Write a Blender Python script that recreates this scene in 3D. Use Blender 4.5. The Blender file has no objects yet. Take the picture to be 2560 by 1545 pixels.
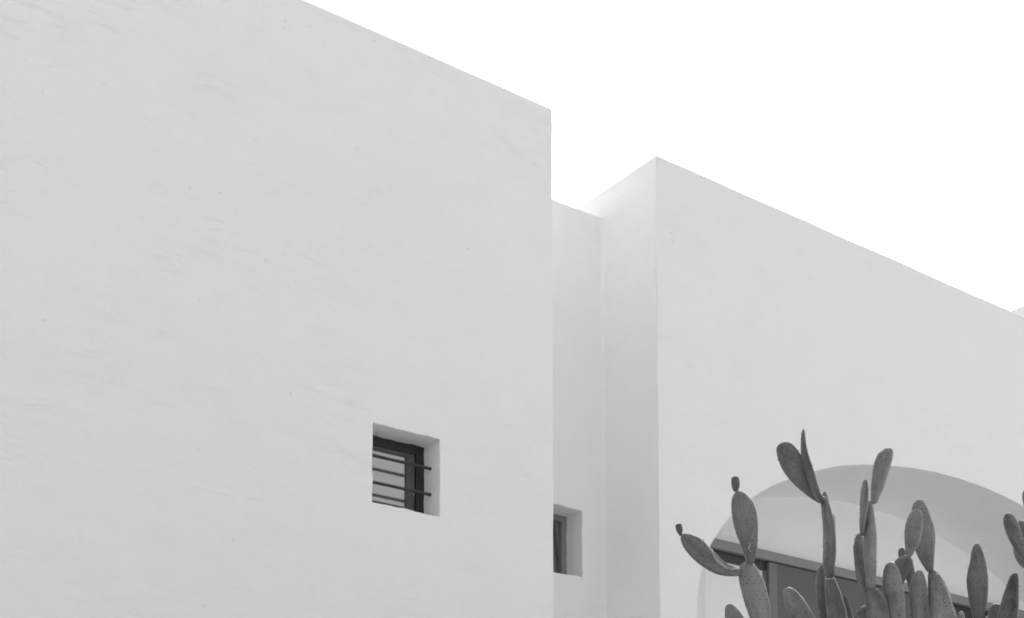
import bpy, bmesh, math, random
from math import sin, cos, pi, radians, hypot
from mathutils import Vector, Matrix, noise

random.seed(7)
scn = bpy.context.scene
col = scn.collection

# ------------------------------------------------------------------ camera
PITCH = radians(4.386)
F_PX, CX, CY = 3516.54, 1280.0, 2090.28          # focal length and principal point, photo pixels
EYE = Vector((0, 0, 1.6))
cam_d = bpy.data.cameras.new('camera')
cam_d.lens = 49.45
cam_d.sensor_width = 36
cam_d.shift_y = 0.5148
cam_d.clip_start = 0.1
cam_d.clip_end = 4000
cam = bpy.data.objects.new('camera', cam_d)
cam.location = EYE
cam.rotation_euler = (pi / 2 + PITCH, 0, 0)
col.objects.link(cam)
scn.camera = cam

# ------------------------------------------------------------------ light
# the facade looks towards the camera's left; the sun stands behind the house, veiled by thin cloud
FYAW = radians(36.0805)                            # facade direction, from world +X
U = Vector((cos(FYAW), sin(FYAW), 0))              # along the facade, away to the right
W = Vector((-sin(FYAW), cos(FYAW), 0))             # into the house
SUN_EL, SUN_STRENGTH, SUN_LEFT = 38, 1.5, -58
SH = W * cos(radians(SUN_LEFT)) - U * sin(radians(SUN_LEFT))      # swung to the right: both facades stay in shade
sun_dir = (SH * cos(radians(SUN_EL)) + Vector((0, 0, sin(radians(SUN_EL))))).normalized()   # towards the sun
sd = bpy.data.lights.new('sun', 'SUN')
sd.energy = SUN_STRENGTH
sd.angle = radians(14)
sd.color = (1, 1, 1)
sun = bpy.data.objects.new('sun', sd)
sun.rotation_euler = sun_dir.to_track_quat('Z', 'Y').to_euler()
sun.location = (0, 0, 40)
col.objects.link(sun)

world = bpy.data.worlds.new('World')
scn.world = world
world.use_nodes = True
nt = world.node_tree
bg = nt.nodes['Background']
sky = nt.nodes.new('ShaderNodeTexSky')
sky.sky_type = 'NISHITA'
sky.sun_disc = False
sky.sun_elevation = radians(SUN_EL)
sky.sun_rotation = math.atan2(sun_dir.x, sun_dir.y)
sky.air_density = 2.0
sky.dust_density = 4.5
sky.ozone_density = 1.0
bw = nt.nodes.new('ShaderNodeRGBToBW')             # black-and-white photograph: a grey sky
nt.links.new(sky.outputs['Color'], bw.inputs['Color'])
nt.links.new(bw.outputs['Val'], bg.inputs['Color'])
bg.inputs['Strength'].default_value = 0.15

scn.view_settings.view_transform = 'Standard'
scn.view_settings.look = 'None'
scn.view_settings.gamma = 1
scn.view_settings.exposure = 0.90
scn.view_settings.use_curve_mapping = False
scn.render.engine = 'CYCLES'
scn.cycles.pixel_filter_type = 'BLACKMAN_HARRIS'
scn.cycles.filter_width = 1.75
scn.cycles.max_bounces = 12
scn.cycles.diffuse_bounces = 8

# ------------------------------------------------------------------ helpers
def tag(o, label=None, cat=None, group=None, kind=None):
    if label: o['label'] = label
    if cat: o['category'] = cat
    if group: o['group'] = group
    if kind: o['kind'] = kind
    return o

def link(name, me, parent=None, mats=()):
    o = bpy.data.objects.new(name, me)
    for m in mats: me.materials.append(m)
    col.objects.link(o)
    if parent is not None: o.parent = parent
    return o

def empty(name, loc, rz=0):
    o = bpy.data.objects.new(name, None)
    o.location = loc
    o.rotation_euler = (0, 0, rz)
    o.empty_display_size = 0.3
    col.objects.link(o)
    return o

def bm_box(bm, u0, u1, w0, w1, z0, z1):
    vs = [bm.verts.new(p) for p in ((u0, w0, z0), (u1, w0, z0), (u1, w1, z0), (u0, w1, z0),
                                    (u0, w0, z1), (u1, w0, z1), (u1, w1, z1), (u0, w1, z1))]
    for q in ((3, 2, 1, 0), (4, 5, 6, 7), (0, 1, 5, 4), (1, 2, 6, 5), (2, 3, 7, 6), (3, 0, 4, 7)):
        bm.faces.new([vs[i] for i in q])

def boxes(name, specs, mat, parent, bevel=0.0):
    bm = bmesh.new()
    for s in specs: bm_box(bm, *s)
    if bevel:
        bmesh.ops.bevel(bm, geom=list(bm.edges), offset=bevel, segments=1, affect='EDGES')
    me = bpy.data.meshes.new(name)
    bm.to_mesh(me); bm.free()
    return link(name, me, parent, [mat])

def prism(outline, w0, w1):
    """outline: list of (u, z); a solid between depths w0 and w1"""
    bm = bmesh.new()
    a = [bm.verts.new((u, w0, z)) for u, z in outline]
    b = [bm.verts.new((u, w1, z)) for u, z in outline]
    bm.faces.new(a)
    bm.faces.new(b[::-1])
    n = len(outline)
    for i in range(n):
        bm.faces.new((a[(i + 1) % n], a[i], b[i], b[(i + 1) % n]))
    bmesh.ops.recalc_face_normals(bm, faces=bm.faces)
    me = bpy.data.meshes.new('cutter')
    bm.to_mesh(me); bm.free()
    return me

def wobble_rect(u0, u1, z0, z1, amp, step=0.05, seed=0):
    """a hand-plastered rectangular opening: the edges waver by a few millimetres"""
    pts = []
    corners = [(u0, z0), (u1, z0), (u1, z1), (u0, z1)]
    for k in range(4):
        (a, b), (c, d) = corners[k], corners[(k + 1) % 4]
        n = max(2, int(hypot(c - a, d - b) / step))
        for i in range(n):
            t = i / n
            x, z = a + (c - a) * t, b + (d - b) * t
            if i:
                j = amp * noise.noise(Vector((x * 9 + seed, z * 9, 3.1))) * 2
                if abs(d - b) < abs(c - a): z += j
                else: x += j
            pts.append((x, z))
    return pts

def cut(obj, cutters):
    tmp = []
    for me in cutters:
        c = bpy.data.objects.new('cutter', me)
        col.objects.link(c)
        c.parent = obj.parent
        m = obj.modifiers.new('b', 'BOOLEAN')
        m.operation = 'DIFFERENCE'; m.solver = 'EXACT'; m.object = c
        tmp.append(c)
    bpy.context.view_layer.update()
    dg = bpy.context.evaluated_depsgraph_get()
    new = bpy.data.meshes.new_from_object(obj.evaluated_get(dg))
    obj.modifiers.clear()
    old = obj.data
    obj.data = new
    bpy.data.meshes.remove(old)
    for c in tmp: bpy.data.objects.remove(c)

def round_edges(obj, top, width=0.042, small=0.2, wfront=None, corners=()):
    """hand-plastered edges: the parapet's is broadly rounded, the others tighter; the long ones waver"""
    bm = bmesh.new(); bm.from_mesh(obj.data)
    if wfront is not None:
        for is_top in (True, False):
            es = []
            for e in bm.edges:
                a, b = e.verts[0].co, e.verts[1].co
                if abs(a.y - wfront) > 1e-4 or abs(b.y - wfront) > 1e-4: continue
                if is_top and abs(a.z - top) < 1e-4 and abs(b.z - top) < 1e-4: es.append(e)
                if not is_top:
                    for c in corners:
                        if abs(a.x - c) < 1e-4 and abs(b.x - c) < 1e-4: es.append(e)
            if not es: continue
            n_ = int(max(e.calc_length() for e in es) / 0.22)
            r = bmesh.ops.subdivide_edges(bm, edges=es, cuts=n_)
            for g in r['geom_inner']:
                if isinstance(g, bmesh.types.BMVert):
                    if is_top: g.co.z += 0.010 * noise.noise(Vector((g.co.x * 1.1, 4.2, 0))) + 0.005 * noise.noise(Vector((g.co.x * 4, 1, 0)))
                    else: g.co.x += 0.007 * noise.noise(Vector((g.co.z * 1.3, 9.1, 0))) + 0.006 * noise.noise(Vector((g.co.z * 4.5, 2, 0)))
    bm.normal_update()
    lay = bm.edges.layers.float.get('bevel_weight_edge') or bm.edges.layers.float.new('bevel_weight_edge')
    for e in bm.edges:
        if len(e.link_faces) == 2 and e.calc_face_angle(0) > radians(50):
            e[lay] = 1.0 if all(v.co.z > top - 0.02 for v in e.verts) else small
        else: e[lay] = 0.0
    bm.to_mesh(obj.data); bm.free()
    b = obj.modifiers.new('edge', 'BEVEL')
    b.width = width; b.segments = 3; b.limit_method = 'WEIGHT'
    b.use_clamp_overlap = False

# ------------------------------------------------------------------ materials
def new_mat(name):
    m = bpy.data.materials.new(name)
    m.use_nodes = True
    n = m.node_tree
    return m, n, n.nodes['Principled BSDF']

def grey(v): return (v, v, v, 1)

def ramp(n, src, stops):
    r = n.nodes.new('ShaderNodeValToRGB')
    el = r.color_ramp.elements
    el[0].position, el[0].color = stops[0][0], grey(stops[0][1])
    el[1].position, el[1].color = stops[1][0], grey(stops[1][1])
    for p, v in stops[2:]:
        e = el.new(p); e.color = grey(v)
    n.links.new(src, r.inputs[0])
    return r.outputs[0]

def math_node(n, op, a, b):
    m = n.nodes.new('ShaderNodeMath'); m.operation = op
    for i, x in enumerate((a, b)):
        if isinstance(x, (int, float)): m.inputs[i].default_value = x
        else: n.links.new(x, m.inputs[i])
    return m.outputs[0]

def noise_tex(n, vec, scale, detail=4, rough=0.5, sc=(1, 1, 1), rot=(0, 0, 0)):
    mp = n.nodes.new('ShaderNodeMapping')
    mp.inputs['Scale'].default_value = sc
    mp.inputs['Rotation'].default_value = rot
    n.links.new(vec, mp.inputs['Vector'])
    t = n.nodes.new('ShaderNodeTexNoise')
    t.inputs['Scale'].default_value = scale
    t.inputs['Detail'].default_value = detail
    t.inputs['Roughness'].default_value = rough
    n.links.new(mp.outputs[0], t.inputs['Vector'])
    return t.outputs['Fac']

def plaster(name, base=0.8, strokes=1.0):
    m, n, p = new_mat(name)
    tc = n.nodes.new('ShaderNodeTexCoord').outputs['Object']
    broad = noise_tex(n, tc, 0.7, 5, 0.6)
    fine = noise_tex(n, tc, 9, 6, 0.6)
    cloud = noise_tex(n, tc, 2.2, 6, 0.62, (1, 1, 2.2), (0, 0.2, 0))
    # trowel strokes: long thin ridges, nearly level, gathered in patches
    st = noise_tex(n, tc, 2.6, 7, 0.55, (0.45, 0.45, 5.5))
    ridge = math_node(n, 'ABSOLUTE', math_node(n, 'SUBTRACT', st, 0.5), 0)
    ridge = ramp(n, ridge, [(0.0, 1.0), (0.008, 0.0)])
    gate = ramp(n, noise_tex(n, tc, 1.5, 3, 0.5, (1, 1, 1.6)), [(0.36, 0.25), (0.75, 0.9)])
    ridge = math_node(n, 'MULTIPLY', ridge, gate)
    # faint level lines left by each lift of plaster, about 0.6 m apart
    sep = n.nodes.new('ShaderNodeSeparateXYZ'); n.links.new(tc, sep.inputs[0])
    zz = math_node(n, 'ADD', math_node(n, 'MULTIPLY', sep.outputs['Z'], 1.7), math_node(n, 'MULTIPLY', broad, 0.35))
    fr = math_node(n, 'FRACT', zz, 0)
    lift = ramp(n, fr, [(0.0, 1.0), (0.035, 0.0)])
    lift = math_node(n, 'MULTIPLY', lift, ramp(n, cloud, [(0.45, 0.0), (0.6, 1.0)]))
    # pits
    v = n.nodes.new('ShaderNodeTexVoronoi'); v.inputs['Scale'].default_value = 2.6
    n.links.new(tc, v.inputs['Vector'])
    pit = ramp(n, v.outputs['Distance'], [(0.018, 1.0), (0.035, 0.0)])
    h = math_node(n, 'MULTIPLY', broad, 0.030)
    h = math_node(n, 'ADD', h, math_node(n, 'MULTIPLY', cloud, 0.009))
    h = math_node(n, 'ADD', h, math_node(n, 'MULTIPLY', fine, 0.0008))
    h = math_node(n, 'ADD', h, math_node(n, 'MULTIPLY', ridge, 0.0012 * strokes))
    h = math_node(n, 'ADD', h, math_node(n, 'MULTIPLY', lift, 0.0012 * strokes))
    h = math_node(n, 'SUBTRACT', h, math_node(n, 'MULTIPLY', pit, 0.004))
    b = n.nodes.new('ShaderNodeBump')
    b.inputs['Strength'].default_value = 1.0
    b.inputs['Distance'].default_value = 1.0
    n.links.new(h, b.inputs['Height'])
    n.links.new(b.outputs[0], p.inputs['Normal'])
    c = math_node(n, 'ADD', base - 0.025, math_node(n, 'MULTIPLY', cloud, 0.03))
    c = math_node(n, 'ADD', c, math_node(n, 'MULTIPLY', broad, 0.03))
    c = math_node(n, 'SUBTRACT', c, math_node(n, 'MULTIPLY', ridge, 0.014 * strokes))
    c = math_node(n, 'SUBTRACT', c, math_node(n, 'MULTIPLY', lift, 0.012 * strokes))
    c = math_node(n, 'SUBTRACT', c, math_node(n, 'MULTIPLY', pit, 0.04))
    cb = n.nodes.new('ShaderNodeCombineColor')
    for i in range(3): n.links.new(c, cb.inputs[i])
    n.links.new(cb.outputs[0], p.inputs['Base Color'])
    p.inputs['Roughness'].default_value = 0.9
    p.inputs['Specular IOR Level'].default_value = 0.15
    return m

def plain(name, v, rough=0.5, metal=0.0, var=0.25, scale=30, bump=0.0):
    m, n, p = new_mat(name)
    tc = n.nodes.new('ShaderNodeTexCoord').outputs['Object']
    f = noise_tex(n, tc, scale, 5, 0.6)
    r = ramp(n, f, [(0.3, v * (1 - var)), (0.7, v * (1 + var))])
    n.links.new(r, p.inputs['Base Color'])
    p.inputs['Roughness'].default_value = rough
    p.inputs['Metallic'].default_value = metal
    if bump:
        b = n.nodes.new('ShaderNodeBump'); b.inputs['Distance'].default_value = bump
        b.inputs['Strength'].default_value = 1
        n.links.new(f, b.inputs['Height']); n.links.new(b.outputs[0], p.inputs['Normal'])
    return m

M_WALL = plaster('white_plaster', 0.865)
M_CHIP = plain('plaster_nib', 0.72, 0.9, 0, 0.1, 40)
M_ROOF = plain('white_roof_screed', 0.62, 0.9, 0, 0.06, 3)
M_FRAME = plain('dark_frame_and_shade', 0.022, 0.45, 0, 0.25, 60, 0.0006)  # window frame's dark tone, also the shade painted on the door's head track
M_SASH = plain('grey_sash_paint', 0.085, 0.45, 0, 0.12, 60)
M_SASH2 = plain('mid_grey_frame_paint', 0.155, 0.5, 0, 0.12, 60)
M_SASH3 = plain('light_grey_sash_paint', 0.24, 0.5, 0, 0.10, 60)
M_SIDE = plain('white_side_frame', 0.77, 0.8, 0, 0.04, 10)
M_BAR = plain('iron_bar_paint', 0.035, 0.5, 0.0, 0.4, 45, 0.001)
M_FASCIA = plain('grey_fascia_paint', 0.24, 0.6, 0, 0.05, 12)
M_PANEL = plain('charcoal_door_panel', 0.10, 0.5, 0, 0.10, 120)
M_WHITE_PANE = plain('white_pane_fill', 0.86, 0.9, 0, 0.02, 8)
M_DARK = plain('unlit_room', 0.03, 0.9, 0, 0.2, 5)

def glass_mat(name, refl, base):
    m, n, p = new_mat(name)
    p.inputs['Base Color'].default_value = grey(base)
    p.inputs['Roughness'].default_value = 0.25
    g = n.nodes.new('ShaderNodeBsdfGlossy')
    g.inputs['Color'].default_value = grey(0.95)
    g.inputs['Roughness'].default_value = 0.11
    mx = n.nodes.new('ShaderNodeMixShader')
    mx.inputs[0].default_value = refl
    tc = n.nodes.new('ShaderNodeTexCoord').outputs['Object']
    b = n.nodes.new('ShaderNodeBump'); b.inputs['Distance'].default_value = 0.0015
    n.links.new(noise_tex(n, tc, 3.0, 2), b.inputs['Height'])
    n.links.new(b.outputs[0], g.inputs['Normal'])
    n.links.new(p.outputs[0], mx.inputs[1]); n.links.new(g.outputs[0], mx.inputs[2])
    n.links.new(mx.outputs[0], n.nodes['Material Output'].inputs[0])
    return m
M_GLASS = glass_mat('coated_window_glass', 0.32, 0.10)
M_GLASS2 = glass_mat('dark_window_glass', 0.05, 0.02)

# ------------------------------------------------------------------ ground
m, n, p = new_mat('pale_gravel')
tc = n.nodes.new('ShaderNodeTexCoord').outputs['Object']
n.links.new(ramp(n, noise_tex(n, tc, 3.0, 10, 0.7), [(0.3, 0.34), (0.7, 0.52)]), p.inputs['Base Color'])
p.inputs['Roughness'].default_value = 0.95
bm = bmesh.new()
bmesh.ops.create_grid(bm, x_segments=20, y_segments=20, size=1500)
me = bpy.data.meshes.new('ground'); bm.to_mesh(me); bm.free()
tag(link('ground', me, None, [m]), kind='structure')

# ------------------------------------------------------------------ the house
O = Vector((0.38639, 12.93743, 0))      # foot of the tall block's right-hand corner
house = empty('white_building', O, FYAW)
tag(house, 'white plastered flat-roofed house in stepped blocks with an arched opening', 'house')
TOP, REC, RTOP = 9.618, 0.858, 9.310    # parapet height, depth of the recess, recess parapet height

def block(u0, u1, w0, w1, top, roof, wall_t=0.3):
    me = bpy.data.meshes.new('wall')
    bm = bmesh.new(); bm_box(bm, u0, u1, w0, w1, -0.05, top); bm.to_mesh(me); bm.free()
    o = link('wall', me, house, [M_WALL])
    bmc = bmesh.new(); bm_box(bmc, u0 + wall_t, u1 - wall_t, w0 + wall_t, w1 - wall_t, roof, top + 1)
    c = bpy.data.meshes.new('cutter'); bmc.to_mesh(c); bmc.free()
    return o, [c]

# tall left block with its barred window
left, cs = block(-14.0, 0.004, 0.0, 10.0, TOP, TOP - 0.5)
WU0, WU1, WZ0, WZ1 = -1.957, -1.268, 5.372, 6.071
cs.append(prism(wobble_rect(WU0, WU1, WZ0, WZ1, 0.006, 0.06, 1), -0.5, 0.55))
cut(left, cs)
left['label'] = 'tall left block of white plaster with the barred window'
round_edges(left, TOP, wfront=0.0, corners=(0.004,))
# narrow recessed bay
rec, cs = block(-0.05, 1.385, REC, 10.0 - 0.003, RTOP, RTOP - 0.42, 0.22)
VU0, VU1, VZ0, VZ1 = 0.356, 1.046, 5.366, 6.070
cs.append(prism(wobble_rect(VU0, VU1, VZ0, VZ1, 0.006, 0.06, 5), REC - 0.5, REC + 0.60))
cut(rec, cs)
rec['label'] = 'narrow recessed white bay between the two taller blocks'
round_edges(rec, RTOP, 0.03, 0.25)
# right block with the wide elliptical arch
right, cs = block(1.335, 14.0, 0.0, 10.0 - 0.0015, TOP, TOP - 0.5)
AU, AZ, AA, AB, AD, FLOOR = 6.20, 5.02, 4.35, 2.18, 1.40, 3.2
arch = [(AU + AA, FLOOR), ]
NS = 30
for i in range(NS + 1):
    a = pi * i / NS
    k = 1 + 0.005 * noise.noise(Vector((a * 6.0, 1.7, 0)))
    arch.append((AU + AA * cos(a) * k, AZ + AB * sin(a) * k))
arch.append((AU - AA, FLOOR))
cs.append(prism(arch, -0.5, AD))
cut(right, cs)
right['label'] = 'right block of white plaster pierced by the wide arch'
round_edges(right, TOP, wfront=0.0, corners=(1.335,))
for o in (left, rec, right):
    for poly in o.data.polygons: poly.use_smooth = False
# the plaster runs round the inner corner of the recess in a soft cove
r_, prof = 0.05, []
for i in range(9):
    a = pi / 2 * i / 8
    prof.append((1.337 - r_ + r_ * sin(a), REC + 0.002 - r_ + r_ * cos(a)))
bm = bmesh.new()
lo = [bm.verts.new((x, y, 0)) for x, y in prof]
hi = [bm.verts.new((x, y, RTOP - 0.035)) for x, y in prof]
for i in range(8):
    bm.faces.new((lo[i], hi[i], hi[i + 1], lo[i + 1])).smooth = True
back = [bm.verts.new((1.345, REC + 0.01, z)) for z in (0, RTOP - 0.035)]
bm.faces.new([bm.verts.new(v.co) for v in hi] + [back[1]])
me = bpy.data.meshes.new('corner_cove'); bm.to_mesh(me); bm.free()
link('corner_cove', me, house, [M_WALL])
# roofs (sunlit screed)
for u0, u1, w0, w1, z in ((-13.69, -0.31, 0.31, 9.69, TOP - 0.5), (0.18, 1.155, REC + 0.23, 9.76, RTOP - 0.42),
                          (1.645, 13.69, 0.31, 9.69, TOP - 0.5)):
    boxes('roof', [(u0, u1, w0, w1, z + 0.001, z + 0.02)], M_ROOF, house)
# set-back stair block that just shows above the right-hand parapet
o, cs = block(8.53, 13.2, 0.45, 6.0, 10.24, 9.9, 0.2)
bpy.data.meshes.remove(o.data)
me = bpy.data.meshes.new('wall'); bm = bmesh.new(); bm_box(bm, 8.53, 13.2, 0.45, 6.0, TOP - 0.475, 10.24); bm.to_mesh(me); bm.free()
o = link('wall', me, house, [M_WALL]); round_edges(o, 10.24)
o['label'] = 'set-back white roof block just showing past the right parapet'

# plaster nibs and little craters scattered on the faces, as in the photograph
def world_to_local(q):
    d = q - O
    return Vector((d.dot(U), d.dot(W), q.z))
def px_ray(x, y):
    a, b, c = x - CX, F_PX, -(y - CY)
    return Vector((a, b * cos(PITCH) - c * sin(PITCH), b * sin(PITCH) + c * cos(PITCH)))
def on_face(x, y, w=0.0):
    """house coordinates of the facade spot that the photograph shows at pixel x, y"""
    r = px_ray(x, y)
    s = (O.dot(W) + w - EYE.dot(W)) / r.dot(W)
    return world_to_local(EYE + r * s)
bm = bmesh.new()
def nib(u, w, z, r, sx=1.0, hgt=0.4, rot=0.0):
    k = 7
    c = bm.verts.new((u, w - r * hgt, z))
    ring = []
    for i in range(k):
        a = 2 * pi * i / k
        rr = r * random.uniform(0.7, 1.2)
        x, y = rr * cos(a) * sx, rr * sin(a)
        ring.append(bm.verts.new((u + x * cos(rot) - y * sin(rot), w + 0.002, z + x * sin(rot) + y * cos(rot))))
    for i in range(k):
        bm.faces.new((c, ring[(i + 1) % k], ring[i])[::-1])
marks = [(550, 482, .016, 1), (126, 166, .012, 1.2), (64, 152, .009, 1), (103, 73, .007, 1), (635, 34, .009, 1), (655, 43, .008, 1), (671, 51, .008, 1),
         (691, 61, .008, 1), (713, 53, .013, 1.2), (708, 70, .012, 1), (726, 79, .012, 1), (774, 66, .012, 1.4), (812, 106, .008, 2.2), (934, 101, .012, 3),
         (617, 60, .008, 1), (755, 101, .007, 1), (880, 74, .007, 1), (679, 380, .010, 1.6), (607, 353, .008, 1), (1024, 235, .009, 1), (866, 261, .009, 1),
         (852, 281, .009, 1), (1255, 340, .010, 3.2), (1040, 333, .008, 3), (1307, 443, .010, 1.4), (1351, 373, .007, 3.5), (740, 702, .010, 2), (855, 639, .010, 1),
         (842, 941, .010, 1), (906, 947, .009, 1.6), (1170, 622, .009, 4), (716, 543, .007, 2), (912, 478, .009, 1), (505, 418, .006, 1), (260, 209, .008, 4),
         (1679, 582, .014, 2.2), (1712, 571, .008, 1), (1810, 560, .008, 2), (1706, 717, .011, 1), (1737, 715, .011, 1), (1777, 739, .010, 1), (1837, 511, .010, 1),
         (1808, 836, .010, 1), (2520, 820, .010, 1), (1866, 713, .007, 1.4), (1876, 716, .006, 1), (1888, 708, .008, 1), (1896, 720, .007, 1), (1905, 722, .007, 1),
         (1916, 727, .007, 1), (1926, 731, .006, 1), (1937, 736, .006, 1), (1950, 741, .006, 1.6), (1720, 470, .006, 2), (2080, 718, .007, 2), (2346, 987, .008, 1),
         (2300, 780, .007, 1), (1640, 483, .012, 1), (110, 800, .009, 5), (280, 776, .007, 1), (1220, 1020, .007, 1.6), (1085, 1330, .010, 1), (1035, 1237, .007, 1)]
for x, y, r, sx in marks:
    q = on_face(x, y)
    if q.x < -0.02 or q.x > 1.36:
        nib(q.x, 0, q.z, r * 0.9, sx * 0.8, 0.45, -0.08)
for i in range(150):
    u, z = random.uniform(-8, 11), random.uniform(4.2, 9.5)
    if -0.1 < u < 1.4 or (WU0 - .1 < u < WU1 + .1 and WZ0 - .1 < z < WZ1 + .1): continue
    if ((u - AU) / (AA + .1)) ** 2 + (max(0, z - AZ) / (AB + .1)) ** 2 < 1: continue
    nib(u, 0, z, random.uniform(0.003, 0.0075), random.uniform(0.8, 2.6), 0.4, random.uniform(-0.4, 0.2))
for i in range(26):
    u, z = random.uniform(0.05, 1.3), random.uniform(4.5, 9.1)
    if VU0 - .05 < u < VU1 + .05 and VZ0 - .05 < z < VZ1 + .05: continue
    nib(u, REC, z, random.uniform(0.003, 0.008), random.uniform(0.8, 2.0), 0.4)
me = bpy.data.meshes.new('plaster_nibs'); bm.to_mesh(me); bm.free()
tag(link('plaster_nibs', me, house, [M_CHIP]), kind='stuff')

# --- barred window
def ring4(u0, u1, w0, w1, z0, z1, t, tb=None):
    tb = t if tb is None else tb
    return [(u0, u0 + t, w0, w1, z0, z1), (u1 - t, u1, w0, w1, z0, z1),
            (u0 + t, u1 - t, w0 + .0005, w1 - .0005, z1 - t, z1), (u0 + t, u1 - t, w0 + .0005, w1 - .0005, z0, z0 + tb)]
win = boxes('window', ring4(WU0 - .02, WU1 + .02, .262, .34, WZ0 - .02, WZ1 + .02, .103), M_FRAME, house, 0.004)
win['label'] = 'small square window behind two dark iron bars'
boxes('sash', ring4(WU0 + .045, WU1 - .088, .278, .325, WZ0 + .05, WZ1 - .03, .085, .072), M_SASH, win, 0.004)
boxes('pane', [(WU0 + .125, WU1 - .165, .300, .306, WZ0 + .105, WZ1 - .110)], M_GLASS, win)
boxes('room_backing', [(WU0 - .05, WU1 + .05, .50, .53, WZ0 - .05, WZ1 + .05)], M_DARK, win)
def rod(name, z, w, r, parent, u0, u1, mat):
    bm = bmesh.new()
    n_, m_ = 22, 10
    rings = []
    for i in range(n_ + 1):
        t = i / n_
        uu = u0 + (u1 - u0) * t
        rr = r * (1 + 0.10 * noise.noise(Vector((uu * 9, z, 0))))
        rings.append([bm.verts.new((uu, w + rr * cos(2 * pi * j / m_), z + rr * sin(2 * pi * j / m_) + 0.002 * noise.noise(Vector((uu * 4, z * 3, 2))))) for j in range(m_)])
    for i in range(n_):
        for j in range(m_):
            bm.faces.new((rings[i][j], rings[i][(j + 1) % m_], rings[i + 1][(j + 1) % m_], rings[i + 1][j]))
    bmesh.ops.recalc_face_normals(bm, faces=bm.faces)
    for f_ in bm.faces: f_.smooth = True
    me = bpy.data.meshes.new(name); bm.to_mesh(me); bm.free()
    return link(name, me, parent, [mat])
for zb in (5.844, 5.606):
    rod('bar', zb, .150, .0138, win, WU0 - .02, WU1 + .012, M_BAR)

# --- half-hidden window of the recessed bay, its sash tilted inwards
w2 = boxes('window', ring4(VU0 - .02, VU1 + .02, REC + .262, REC + .33, VZ0 - .02, VZ1 + .02, .085), M_SASH3, house, 0.004)
w2['label'] = 'half-hidden window of the recessed bay with a tilted sash'
sash = boxes('sash', ring4(0, .685, 0, .045, 0, VZ1 - VZ0 - .10, .085), M_SASH3, w2, 0.004)
sash.location = (VU0 - .02, REC + .335, VZ0 + .06)
sash.rotation_euler = (radians(-10), 0, 0)
pn = boxes('pane', [(.08, .605, .018, .024, .07, VZ1 - VZ0 - .17)], M_GLASS2, w2)
pn.location = sash.location; pn.rotation_euler = sash.rotation_euler
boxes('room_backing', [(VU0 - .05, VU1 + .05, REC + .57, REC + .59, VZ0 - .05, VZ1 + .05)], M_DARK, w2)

# --- glazed screen under the arch
def scr(w): return AD - w
door = boxes('sliding_door', [(4.225, 4.36, 1.255, 1.36, FLOOR, 6.135), (4.19, 4.224, 1.30, 1.36, FLOOR, 6.05)], M_SASH2, house, 0.004)
door['label'] = 'wide sliding door under the arch with a grey head beam'
boxes('head_beam', [(2.9, 9.4, 1.235, 1.397, 6.150, 6.262)], M_FASCIA, door, 0.004)
boxes('head_track', [(2.9, 4.224, 1.30, 1.397, 6.040, 6.149), (4.361, 9.4, 1.30, 1.397, 6.128, 6.149), (7.62, 9.4, 1.30, 1.397, 5.99, 6.127)], M_FRAME, door)  # near-black colour stands in for shade on the frame head
boxes('door_panel', [(4.361, 7.60, 1.262, 1.297, FLOOR, 6.136)], M_PANEL, door, 0.003)
boxes('pane', [(3.23, 4.189, 1.335, 1.345, FLOOR, 6.039)], M_WHITE_PANE, door)  # opaque white sheet fills the left-hand bay
boxes('side_frame', [(2.6, 3.229, 1.31, 1.397, FLOOR, 6.039)], M_SIDE, door)
boxes('pane', [(7.62, 9.4, 1.335, 1.345, FLOOR, 5.989)], M_PANEL, door)

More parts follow.
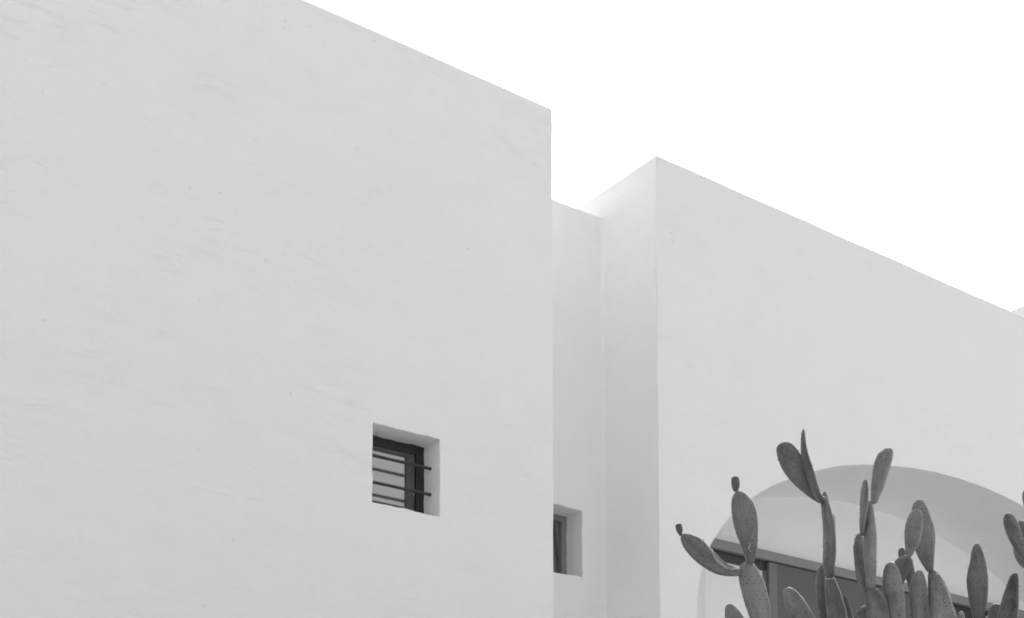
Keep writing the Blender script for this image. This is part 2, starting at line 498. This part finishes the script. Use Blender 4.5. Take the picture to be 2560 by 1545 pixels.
# ------------------------------------------------------------------ prickly pears
def cactus_mat(name, lo, hi):
    m, n, p = new_mat(name)
    uv = n.nodes.new('ShaderNodeUVMap').outputs[0]
    oi = n.nodes.new('ShaderNodeObjectInfo').outputs['Random']
    mp = n.nodes.new('ShaderNodeVectorMath'); mp.operation = 'ADD'
    cmb = n.nodes.new('ShaderNodeCombineXYZ')
    n.links.new(math_node(n, 'MULTIPLY', oi, 37.0), cmb.inputs[0]); n.links.new(math_node(n, 'MULTIPLY', oi, 91.0), cmb.inputs[2])
    n.links.new(uv, mp.inputs[0]); n.links.new(cmb.outputs[0], mp.inputs[1])
    v = mp.outputs[0]
    blot = noise_tex(n, v, 7, 5, 0.6)
    streak = noise_tex(n, v, 22, 5, 0.6, (1, 0.14, 1))
    grain = noise_tex(n, v, 150, 4, 0.7)
    f = math_node(n, 'ADD', math_node(n, 'MULTIPLY', blot, 0.45), math_node(n, 'MULTIPLY', streak, 0.40))
    f = math_node(n, 'ADD', f, math_node(n, 'MULTIPLY', grain, 0.15))
    f = math_node(n, 'ADD', f, math_node(n, 'MULTIPLY', math_node(n, 'SUBTRACT', oi, 0.5), 0.16))
    r = ramp(n, f, [(0.36, lo), (0.64, hi)])
    # corky scars, rare
    sc = ramp(n, noise_tex(n, v, 11, 6, 0.7), [(0.70, 0.0), (0.76, 1.0)])
    mx = n.nodes.new('ShaderNodeMix'); mx.data_type = 'RGBA'
    n.links.new(math_node(n, 'MULTIPLY', sc, 0.5), mx.inputs['Factor'])
    n.links.new(r, mx.inputs['A']); mx.inputs['B'].default_value = grey(hi * 1.5)
    n.links.new(mx.outputs['Result'], p.inputs['Base Color'])
    p.inputs['Roughness'].default_value = 0.62
    p.inputs['Specular IOR Level'].default_value = 0.35
    p.inputs['Sheen Weight'].default_value = 0.30
    p.inputs['Sheen Roughness'].default_value = 0.35     # waxy bloom and fine bristles catch the light at the rims
    b = n.nodes.new('ShaderNodeBump'); b.inputs['Distance'].default_value = 1; b.inputs['Strength'].default_value = 0.8
    hh = math_node(n, 'ADD', math_node(n, 'MULTIPLY', streak, 0.010), math_node(n, 'MULTIPLY', grain, 0.0006))
    hh = math_node(n, 'ADD', hh, math_node(n, 'MULTIPLY', blot, 0.010))
    n.links.new(hh, b.inputs['Height']); n.links.new(b.outputs[0], p.inputs['Normal'])
    return m
M_PAD = cactus_mat('cactus_skin', 0.085, 0.235)
M_PALE = cactus_mat('pale_cactus_skin', 0.11, 0.28)
M_AREOLE = plain('areole_tuft', 0.055, 0.9, 0, 0.3, 50)
M_FRUIT = cactus_mat('fruit_skin', 0.08, 0.14)
M_SCAR = plain('corky_scar', 0.30, 0.9, 0, 0.4, 60, 0.002)
M_TRUNK = plain('corky_trunk', 0.22, 0.95, 0, 0.35, 14, 0.01)

CF = Vector((0, cos(PITCH), sin(PITCH)))          # camera's forward direction, in the world
def at(x, y, d):
    r = px_ray(x, y)
    return EYE + r * (d / r.dot(CF))
CROPS = {'c1': (1640, 1040, .3397), 'c2': (2080, 1080, .3127), 'c6': (1700, 1100, .3490), 'px': (0, 0, 1)}
DIST = 8.6

def resample(pts, n, clus):
    """Catmull-Rom through pts, n stations, denser towards both ends"""
    P = [Vector(p) for p in pts]
    P = [P[0] * 2 - P[1]] + P + [P[-1] * 2 - P[-2]]
    fine = []
    for i in range(1, len(P) - 2):
        a, b, c, d = P[i - 1:i + 3]
        for k in range(10):
            t = k / 10
            fine.append(0.5 * ((2 * b) + (c - a) * t + (2 * a - 5 * b + 4 * c - d) * t * t + (-a + 3 * b - 3 * c + d) * t ** 3))
    fine.append(P[-2])
    acc = [0]
    for i in range(1, len(fine)): acc.append(acc[-1] + (fine[i] - fine[i - 1]).length)
    out, j = [], 0
    for k in range(n):
        t = k / (n - 1)
        t = t ** 0.9 if clus == 0 else sin(t * pi / 2)
        s = t * acc[-1]
        while j < len(acc) - 2 and acc[j + 1] < s: j += 1
        q = (s - acc[j]) / max(1e-9, acc[j + 1] - acc[j])
        out.append(fine[j].lerp(fine[j + 1], q))
    return out

def pad(plant, crop, Ls, Rs, tip, dz=0.0, th=0.042, yaw=0.0, tilt=0.0, mat=None, name='pad', deep=None, areoles=True, seed=None):
    """one cladode: its two rims are given from base to tip, then it gets its own distance and thickness"""
    ox, oy, k = CROPS[crop]
    f = lambda q: (ox + q[0] * k, oy + q[1] * k)
    NSTA, NR = 34, 28
    L = resample([f(q) for q in Ls] + [f(tip)], NSTA, 1)
    R = resample([f(q) for q in Rs] + [f(tip)], NSTA, 1)
    half = [(R[i] - L[i]).length / 2 for i in range(NSTA)]
    hmax = max(half)
    seed = random.uniform(0, 99)
    D0 = DIST + dz
    if mat is M_PALE and tilt == 0.0: tilt = 0.16
    elif tilt == 0.0 and name == 'pad': tilt = random.uniform(-0.06, 0.06)
    rows, ctr, rad_m = [], [], []
    length = 0
    prev = None
    for i in range(NSTA):
        t = i / (NSTA - 1)
        ts = sin(t * pi / 2)
        d = D0 + tilt * ts
        pl, pr = at(L[i].x, L[i].y, d), at(R[i].x, R[i].y, d)
        mid = (pl + pr) / 2
        hv = (pr - pl) / 2
        if hv.length < 1e-5: hv = Vector((1e-5, 0, 0))
        prof = (half[i] / hmax) ** 0.75
        if deep is not None:
            B = deep * (max(0.0, sin(pi * min(1, 0.12 + 0.88 * ts))) ** 0.75 * min(1, half[i] / hmax * 1.4) ** 0.6)
        else:
            B = th * (0.35 + 0.65 * prof) * min(1, (half[i] / hmax) * 2.2) ** 0.5
        if prev is not None: length += (mid - prev).length
        prev = mid
        ctr.append(mid); rad_m.append((hv, B)); rows.append(length)
    def surf(i, a):
        hv, B = rad_m[i]
        ca, sa = cos(a), sin(a)
        # the rim is blunt and slightly thickened
        q = ctr[i] + hv * ca + CF * (-(B * (abs(sa) ** 0.85) * (1 if sa > 0 else -1)) + hv.length * math.tan(yaw) * ca)
        return q
    bm = bmesh.new()
    uvl = bm.loops.layers.uv.new('UVMap')
    base = surf(0, 0) * 0 + ctr[0]
    grid = []
    inv = ctr[0].copy()
    for i in range(NSTA - 1):
        row = []
        for j in range(NR):
            a = 2 * pi * j / NR
            q = surf(i, a)
            dirv = (q - ctr[i])
            if dirv.length > 1e-6: dirv.normalize()
            nz = noise.noise(q * 11 + Vector((seed, 0, 0))) * 0.0035 + noise.noise(q * 38 + Vector((seed, 5, 0))) * 0.0010
            fade = min(1, half[i] / hmax * 1.6)
            row.append(bm.verts.new(q + dirv * nz * fade - inv))
        grid.append(row)
    tipv = bm.verts.new(ctr[-1] - inv)
    wid = [rad_m[i][0].length + rad_m[i][1] for i in range(NSTA)]
    wmax = max(wid)
    def put_uv(face, idx):
        for lp, (i, j) in zip(face.loops, idx):
            lp[uvl].uv = (wmax * 2 * (j / NR) * 1.3, rows[i])
    for i in range(NSTA - 2):
        for j in range(NR):
            j2 = (j + 1) % NR
            fc = bm.faces.new((grid[i][j], grid[i + 1][j], grid[i + 1][j2], grid[i][j2]))
            put_uv(fc, ((i, j), (i + 1, j), (i + 1, j + 1), (i, j + 1)))
    for j in range(NR):
        fc = bm.faces.new((grid[-1][j], tipv, grid[-1][(j + 1) % NR]))
        put_uv(fc, ((NSTA - 2, j), (NSTA - 1, j), (NSTA - 2, j + 1)))
    bm.faces.new(grid[0])
    bmesh.ops.recalc_face_normals(bm, faces=bm.faces)
    for fc in bm.faces: fc.smooth = True
    # areoles: little raised tufts in slanting rows on both faces and along the rim
    if areoles:
        step = 0.040
        nrow = max(2, int(rows[-1] / (step * 0.75)))
        pts = []
        for r_ in range(1, nrow):
            s = rows[-1] * (r_ + random.uniform(-.12, .12)) / nrow
            i = min(range(NSTA), key=lambda q: abs(rows[q] - s))
            if i >= NSTA - 2: i = NSTA - 3
            big = max(rad_m[i][0].length, rad_m[i][1])
            n_ = max(1, int(round(big * 2 / step)))
            for sgn in (1, -1):
                for c_ in range(n_ + 1):
                    x = -1 + 2 * (c_ + (0.5 if r_ % 2 else 0.0)) / n_ + random.uniform(-.07, .07)
                    if abs(x) > 1: continue
                    if rad_m[i][0].length >= rad_m[i][1]: a = sgn * math.acos(x)
                    else: a = math.asin(x) if sgn > 0 else pi - math.asin(x)
                    pts.append((i, a))
        for i, a in pts:
            q = surf(i, a)
            e1 = surf(i, a + .05) - surf(i, a - .05)
            e2 = surf(i + 1, a) - surf(max(0, i - 1), a)
            nn = e1.cross(e2)
            if nn.length < 1e-9: continue
            nn.normalize()
            if nn.dot(q - ctr[i]) < 0: nn = -nn
            e1 = nn.orthogonal().normalized(); e2 = nn.cross(e1)
            r0 = random.uniform(0.0042, 0.0068); hgt = random.uniform(0.003, 0.006)
            c_ = bm.verts.new(q + nn * hgt - inv + Vector((0, 0, 0.001)))
            rg = [bm.verts.new(q + e1 * r0 * cos(z_) + e2 * r0 * sin(z_) - nn * 0.004 - inv) for z_ in (0, 1.26, 2.51, 3.77, 5.03)]
            for z_ in range(5):
                fc = bm.faces.new((c_, rg[z_], rg[(z_ + 1) % 5])); fc.material_index = 1; fc.normal_update()
                if fc.normal.dot(nn) < 0: fc.normal_flip()
    me = bpy.data.meshes.new(name); bm.to_mesh(me); bm.free()
    o = link(name, me, None, [mat or M_PAD, M_AREOLE])
    o.parent = plant
    o.location = inv - plant.location
    return o

def tube_px(plant, name, pts, radii, mat, parent=None):
    """pts: (x, y, d) in photo pixels and metres from the camera"""
    P = [at(*q) for q in pts]
    N = 12
    bm = bmesh.new()
    inv = P[0].copy()
    rings = []
    for i, q in enumerate(P):
        tdir = (P[min(i + 1, len(P) - 1)] - P[max(0, i - 1)]).normalized()
        e1 = tdir.orthogonal().normalized() if i == 0 else (e1 - tdir * e1.dot(tdir)).normalized()
        e2 = tdir.cross(e1)
        rings.append([bm.verts.new(q - inv + (e1 * cos(2 * pi * j / N) + e2 * sin(2 * pi * j / N)) * radii[i] *
                      (1 + 0.25 * noise.noise(q * 7 + Vector((j * .9, i, 0))))) for j in range(N)])
    for i in range(len(P) - 1):
        for j in range(N):
            bm.faces.new((rings[i][j], rings[i][(j + 1) % N], rings[i + 1][(j + 1) % N], rings[i + 1][j]))
    bm.faces.new(rings[0]); bm.faces.new(rings[-1])
    bmesh.ops.recalc_face_normals(bm, faces=bm.faces)
    for fc in bm.faces: fc.smooth = True
    me = bpy.data.meshes.new(name); bm.to_mesh(me); bm.free()
    o = link(name, me, None, [mat])
    if parent is None:
        o.parent = plant; o.location = inv - plant.location
    else:
        o.parent = parent; o.location = inv - plant.location - parent.location
    return o

def oval(plant, bx, by, tx, ty, w, dz=0.0, yaw=0.3, th=0.05):
    """a plain lower pad from (bx,by) to (tx,ty), w pixels across at its widest"""
    b, t = Vector((bx, by)), Vector((tx, ty))
    ax = (t - b); nrm = Vector((ax.y, -ax.x)).normalized()
    prof = ((0, .28), (.12, .45), (.3, .78), (.5, .97), (.68, 1.0), (.84, .82), (.94, .5))
    Ls = [b + ax * s - nrm * w / 2 * p_ for s, p_ in prof]
    Rs = [b + ax * s + nrm * w / 2 * p_ for s, p_ in prof]
    if Ls[3].x > Rs[3].x: Ls, Rs = Rs, Ls
    return pad(plant, 'px', [tuple(q) for q in Ls], [tuple(q) for q in Rs], (tx, ty), dz, th, yaw)

def plant_at(x, dz, label):
    q = at(x, 3000, DIST + dz)
    o = empty('prickly_pear', (q.x, q.y, 0))
    return tag(o, label, 'cactus', 'prickly pears in front of the arch')
def trunk(plant, x0, x1, ytop, dz, r=0.13):
    base = plant.location
    pts, rr = [], []
    top = at(x1, ytop, DIST + dz)
    n_ = 12
    bm = bmesh.new(); N = 14; rings = []
    for i in range(n_ + 1):
        t = i / n_
        q = Vector((0, 0, -0.1)).lerp(top - base, t) + Vector((0.07 * sin(t * 5), 0.05 * sin(t * 4 + 1), 0))
        ri = r * (1.25 - 0.6 * t) * (1 + 0.12 * sin(t * 21))
        rings.append([bm.verts.new(q + Vector((cos(2 * pi * j / N), sin(2 * pi * j / N), 0)) * ri * (1 + 0.2 * noise.noise(Vector((j, i * .7, 1))))) for j in range(N)])
    for i in range(n_):
        for j in range(N):
            bm.faces.new((rings[i][j], rings[i][(j + 1) % N], rings[i + 1][(j + 1) % N], rings[i + 1][j])).smooth = True
    bm.faces.new(rings[-1])
    bmesh.ops.recalc_face_normals(bm, faces=bm.faces)
    me = bpy.data.meshes.new('trunk'); bm.to_mesh(me); bm.free()
    return link('trunk', me, plant, [M_TRUNK])

# ---- left plant: two arms, each tipped with a fruit
pa = plant_at(1960, 0.0, 'leftmost prickly pear, its two long pads each tipped with a small fruit')
trunk(pa, 1950, 1935, 2120, 0.0)
oval(pa, 1938, 2150, 1912, 1890, 150); oval(pa, 1950, 2140, 2010, 1880, 140, .1, -.4)
oval(pa, 1914, 1915, 1906, 1655, 110); oval(pa, 1900, 1960, 1868, 1700, 105, .08, -.3)
pad(pa, 'c1', [(790,1900),(735,1700),(690,1500),(640,1350),(610,1220),(605,1130),(620,1100),(650,1078)],
    [(820,1900),(835,1700),(840,1500),(838,1370),(810,1250),(770,1160),(740,1110),(715,1083)], (682,1074), 0, .045, .15)
A2 = pad(pa, 'c1', [(668,1085),(655,1030),(625,950),(590,850),(563,750),(557,670),(565,600),(585,560)],
    [(715,1085),(735,1030),(746,950),(748,850),(742,750),(722,660),(690,610),(650,570)], (608,549), 0, .045, -.2)
A3 = pad(pa, 'c1', [(615,1177),(550,1180),(450,1165),(350,1115),(265,1045),(208,975),(182,915),(185,880)],
    [(612,1118),(565,1112),(510,1085),(450,1025),(400,965),(345,905),(290,876),(240,865)], (205,867), -.02, .045, .2)
F1 = pad(pa, 'c1', [(575,553),(561,525),(556,485),(557,460),(563,452)], [(600,553),(612,525),(614,480),(609,458),(603,452)], (583,450), 0, .032, 0, mat=M_FRUIT, name='fruit')
F2 = pad(pa, 'c1', [(172,880),(152,845),(144,815),(146,802),(152,799)], [(190,876),(197,850),(193,815),(189,800),(183,798)], (167,797), -.02, .028, 0, mat=M_FRUIT, name='fruit')
for fr_, pd in ((F1, A2), (F2, A3)):
    fr_.parent = pd; fr_.location = fr_.location - pd.location
ox, oy, k = CROPS['c1']
tube_px(pa, 'scar', [(ox + x * k, oy + y * k, DIST - .055) for x, y in ((404,1002),(418,1010),(434,1042),(466,1080),(510,1112),(560,1128),(598,1126))],
        (.004, .008, .010, .011, .011, .009, .005), M_SCAR, A3)
tube_px(pa, 'scar', [(ox + x * k, oy + y * k, DIST - .060) for x, y in ((426,1000),(450,1030),(490,1070),(530,1100),(580,1114))],
        (.004, .006, .006, .006, .003), M_TRUNK, A3)
tube_px(pa, 'scar', [(ox + x * k, oy + y * k, DIST - .050) for x, y in ((697,932),(690,955),(682,975),(692,992),(704,1003))],
        (.002, .005, .006, .005, .002), M_SCAR, A2)
pad(pa, 'c1', [(560,1700),(530,1600),(510,1500),(508,1440),(512,1405),(525,1388)],
    [(760,1700),(700,1600),(645,1490),(605,1430),(575,1400),(560,1388)], (545,1382), .08, .04, -.3)

# ---- second plant: tall edge-on stem carrying a broad pad and a thin curved one
pb = plant_at(2080, 0.25, 'prickly pear with a slim upright stem ending in one broad and one thin edge-on pad')
trunk(pb, 2085, 2085, 2100, 0.2)
oval(pb, 2085, 2140, 2040, 1860, 160, .2); oval(pb, 2085, 2140, 2130, 1870, 150, .3, -.3)
oval(pb, 2045, 1900, 2085, 1600, 150, .2); oval(pb, 2130, 1900, 2150, 1620, 120, .3); oval(pb, 2040, 1890, 2070, 1560, 130, .32, -.4)
pad(pb, 'c6', [(1010,1400),(990,1275),(978,1150),(970,1050),(975,970),(990,920),(1010,895)],
    [(1080,1400),(1080,1275),(1060,1150),(1050,1050),(1045,970),(1040,920),(1030,895)], (1018,890), .32, .03, .3)
pad(pb, 'c6', [(1180,1400),(1170,1275),(1165,1200),(1165,1150),(1170,1125)],
    [(1270,1400),(1238,1275),(1220,1200),(1200,1140),(1190,1120)], (1180,1112), .34, .03, -.2)
pad(pb, 'c6', [(1090,1700),(1070,1500),(1050,1290),(1040,1200),(1036,1100),(1036,1030),(1045,995)],
    [(1260,1700),(1250,1500),(1210,1290),(1185,1180),(1150,1080),(1122,1010),(1108,985)], (1075,975), .2, .05, .35)
pad(pb, 'c6', [(1000,1600),(950,1520),(860,1400),(800,1290),(755,1200),(735,1130),(735,1090),(748,1067)],
    [(1130,1600),(1090,1500),(1040,1390),(975,1270),(920,1180),(880,1120),(840,1080),(805,1060)], (775,1054), .1, .045, .3)
pad(pb, 'c6', [(1048,985),(1030,900),(1028,800),(1030,700),(1028,600),(1015,500),(1008,440),(1018,395),(1028,375)],
    [(1103,985),(1108,900),(1112,800),(1108,700),(1103,600),(1082,520),(1065,440),(1055,395),(1048,375)], (1038,369), .2, deep=.085)
tube_px(pb, 'scar', [(1700 + x * .349, 1100 + y * .349, DIST + .14) for x, y in ((1040,986),(1055,996),(1075,992),(1090,998),(1106,980))],
        (.003, .006, .005, .007, .003), M_SCAR)
pad(pb, 'c6', [(1080,680),(1075,600),(1080,540),(1088,525)], [(1108,680),(1108,600),(1104,550),(1098,530)], (1093,522), .26, deep=.05)
pad(pb, 'c6', [(1012,456),(985,445),(900,385),(810,300),(745,215),(705,130),(692,70),(702,35)],
    [(1018,440),(975,395),(935,290),(900,200),(860,110),(815,50),(780,22)], (740,14), .25, .032, -.3)
pad(pb, 'c1', [(1225,648),(1195,625),(1155,550),(1130,470),(1100,380),(1078,300),(1070,230),(1069,150),(1075,110)],
    [(1240,600),(1205,570),(1180,495),(1155,420),(1132,350),(1110,270),(1101,210),(1099,150),(1095,110)], (1085,93), .14, deep=.075)

# ---- third plant: slender column with a rounded top pad
pc = plant_at(2200, 0.05, 'prickly pear with a slender upright column and a rounded pad leaning off its top')
trunk(pc, 2190, 2185, 2080, 0.05)
oval(pc, 2185, 2120, 2150, 1850, 160, .05); oval(pc, 2185, 2120, 2250, 1850, 160, .0, -.3)
oval(pc, 2160, 1900, 2185, 1590, 130, .05); oval(pc, 2245, 1900, 2240, 1540, 120, .0); oval(pc, 2150, 1890, 2140, 1560, 120, .14)
pad(pc, 'c2', [(120,1650),(165,1487),(200,1430),(240,1395),(262,1382)], [(390,1650),(360,1500),(340,1420),(300,1385),(285,1380)], (275,1378), .12, .045, .2)
pad(pc, 'c2', [(310,1750),(280,1550),(270,1400),(264,1330),(275,1285),(300,1258)],
    [(470,1750),(470,1550),(445,1390),(420,1320),(385,1280),(350,1254)], (325,1250), .03, .05, .1)
pad(pc, 'c2', [(285,1262),(270,1150),(262,1000),(258,850),(260,700),(265,620),(275,570),(290,550)],
    [(345,1262),(345,1150),(347,1000),(350,850),(345,760),(335,650),(332,590),(325,560)], (308,543), .04, deep=.085, mat=M_PALE)
pad(pc, 'c2', [(318,568),(309,530),(311,440),(320,340),(338,240),(365,178),(405,145),(440,130)],
    [(345,575),(368,555),(400,480),(432,400),(460,300),(480,240),(491,180),(485,145)], (465,127), .0, .042, .25)
pad(pc, 'c2', [(225,815),(225,700),(230,560),(235,460),(245,405),(255,385)],
    [(255,828),(262,740),(275,640),(287,540),(290,450),(285,405),(277,385)], (267,378), .12, deep=.055)
pad(pc, 'c2', [(255,1310),(205,1230),(182,1130),(168,1000),(165,920),(178,850),(200,815)],
    [(290,1290),(285,1200),(285,1100),(282,1000),(275,920),(262,860),(250,825)], (222,804), .10, .035, .5, tilt=.24, mat=M_PALE)

# ---- fourth plant: the dense clump
pd_ = plant_at(2330, 0.15, 'densest prickly pear, a clump of overlapping pads with a tall pointed one on top')
trunk(pd_, 2310, 2310, 2080, 0.15, .15)
oval(pd_, 2310, 2120, 2260, 1850, 170, .1); oval(pd_, 2310, 2120, 2350, 1850, 180, .15, -.3)
oval(pd_, 2262, 1900, 2248, 1560, 120, .05); oval(pd_, 2345, 1900, 2305, 1560, 130, .1, -.2); oval(pd_, 2355, 1900, 2365, 1580, 150, .15); oval(pd_, 2270, 1890, 2262, 1600, 110, .35)
pad(pd_, 'c2', [(640,1400),(620,1300),(600,1215),(592,1170),(588,1100),(600,1050),(620,1020)],
    [(690,1400),(685,1300),(675,1215),(668,1140),(660,1080),(648,1045),(638,1022)], (630,1015), .42, .03, .3)
pad(pd_, 'c2', [(520,1400),(530,1300),(535,1200),(520,1100),(501,1045),(520,1012),(560,990)],
    [(545,1400),(550,1300),(570,1210),(605,1150),(640,1080),(640,1030),(620,1000)], (592,985), .38, .035, -.2)
pad(pd_, 'c2', [(540,1020),(530,990),(530,950),(540,930)], [(590,1020),(590,980),(580,945),(570,930)], (555,923), .44, .025, 0)
pad(pd_, 'c2', [(598,1008),(590,950),(588,880),(590,780),(602,710),(620,658),(645,625)],
    [(625,1012),(660,950),(692,880),(714,780),(722,710),(713,655),(692,622)], (668,614), .06, .036, -.4, mat=M_PALE)
pad(pd_, 'c2', [(765,1122),(720,1060),(670,970),(640,880),(622,760),(630,650),(643,590),(663,555)],
    [(812,1108),(820,1000),(830,850),(820,760),(795,680),(765,600),(735,555)], (698,536), .32, .038, .15)
pad(pd_, 'c2', [(780,1650),(775,1500),(768,1350),(765,1200),(767,1140),(778,1112)],
    [(1040,1650),(1000,1470),(962,1350),(930,1250),(890,1170),(850,1125),(822,1104)], (797,1102), .30, .04, .2)
pad(pd_, 'c2', [(640,1700),(630,1550),(622,1440),(617,1320),(625,1220),(645,1150),(670,1115)],
    [(720,1700),(740,1550),(757,1450),(766,1340),(762,1250),(750,1170),(725,1115)], (698,1104), .12, .045, .2)
pad(pd_, 'c2', [(500,1700),(475,1550),(450,1440),(425,1320),(414,1220),(415,1130),(428,1070),(450,1045)],
    [(585,1700),(585,1550),(582,1450),(572,1320),(552,1220),(530,1120),(510,1070),(490,1045)], (470,1038), -.02, .05, -.35, mat=M_PALE)
pad(pd_, 'c2', [(790,1750),(782,1600),(782,1450),(788,1350),(792,1250),(800,1180),(815,1145)],
    [(1080,1750),(1050,1600),(1005,1470),(970,1370),(920,1240),(885,1170),(862,1140)], (838,1129), .02, .06, .25, mat=M_PALE)
pad(pd_, 'c2', [(1000,1650),(1003,1520),(1008,1460),(1018,1440)], [(1075,1650),(1063,1520),(1056,1460),(1045,1440)], (1030,1434), -.03, .03, 0, mat=M_PALE)

# ---- fifth plant: right-hand lance-shaped pads
pe = plant_at(2490, 0.35, 'prickly pear with one lone lance-shaped pad standing beside a taller tapering one')
trunk(pe, 2480, 2480, 2060, 0.35)
oval(pe, 2480, 2100, 2450, 1830, 160, .3); oval(pe, 2480, 2100, 2530, 1830, 150, .4, -.3)
oval(pe, 2452, 1870, 2447, 1545, 110, .35); oval(pe, 2530, 1870, 2520, 1570, 120, .3)
pad(pe, 'c2', [(1140,1570),(1122,1480),(1095,1350),(1075,1220),(1080,1130),(1100,1030),(1120,940),(1140,900)],
    [(1190,1570),(1215,1480),(1240,1350),(1254,1200),(1245,1100),(1220,1000),(1195,930),(1178,900)], (1159,888), .35, .045, .15)
pad(pe, 'c2', [(1235,1650),(1238,1550),(1250,1460),(1265,1400),(1285,1378)], [(1390,1650),(1375,1550),(1360,1470),(1350,1400),(1335,1380)], (1310,1369), .42, .04, -.2)
pad(pe, 'c2', [(1205,1600),(1212,1520),(1222,1485)], [(1262,1600),(1258,1520),(1250,1485)], (1236,1472), .30, .025, 0)
pad(pe, 'c2', [(1310,1700),(1300,1580),(1312,1487),(1345,1370),(1375,1270),(1400,1200),(1425,1150),(1445,1130)],
    [(1450,1700),(1485,1580),(1495,1487),(1498,1300),(1498,1200),(1490,1150),(1480,1130)], (1465,1124), .28, .05, .3)

# ---- sixth plant: reaches in from the right edge
pf = plant_at(2680, 0.0, 'prickly pear reaching in over the right edge with dark slanting pads')
trunk(pf, 2670, 2670, 1900, 0.0, .14)
oval(pf, 2670, 1950, 2640, 1640, 170, 0); oval(pf, 2670, 1950, 2730, 1640, 160, .1, -.3)
oval(pf, 2642, 1680, 2608, 1400, 120, 0); oval(pf, 2650, 1680, 2690, 1380, 130, .1); oval(pf, 2690, 1410, 2640, 1240, 90, .08)
pad(pf, 'c2', [(1680,1110),(1620,1095),(1535,1095),(1480,1040),(1455,980),(1448,930)], [(1680,1040),(1620,980),(1560,900),(1520,870),(1480,880)], (1460,895), .10, .035, .2, mat=M_PALE)
pad(pf, 'c2', [(1640,1000),(1580,950),(1530,860),(1500,790),(1488,740)], [(1680,960),(1640,880),(1590,790),(1540,730),(1510,710)], (1495,708), .06, .035, -.2)
pad(pf, 'c2', [(1680,1110),(1600,1080),(1535,1030),(1470,965),(1415,870),(1380,780),(1367,710),(1378,663)],
    [(1690,1060),(1620,1010),(1575,945),(1540,860),(1510,760),(1480,700),(1443,660)], (1405,647), -.03, .042, .3)
pad(pf, 'c2', [(1570,640),(1540,590),(1527,530),(1530,480),(1545,450)], [(1640,640),(1640,560),(1625,480),(1605,440)], (1575,430), .05, .035, 0)
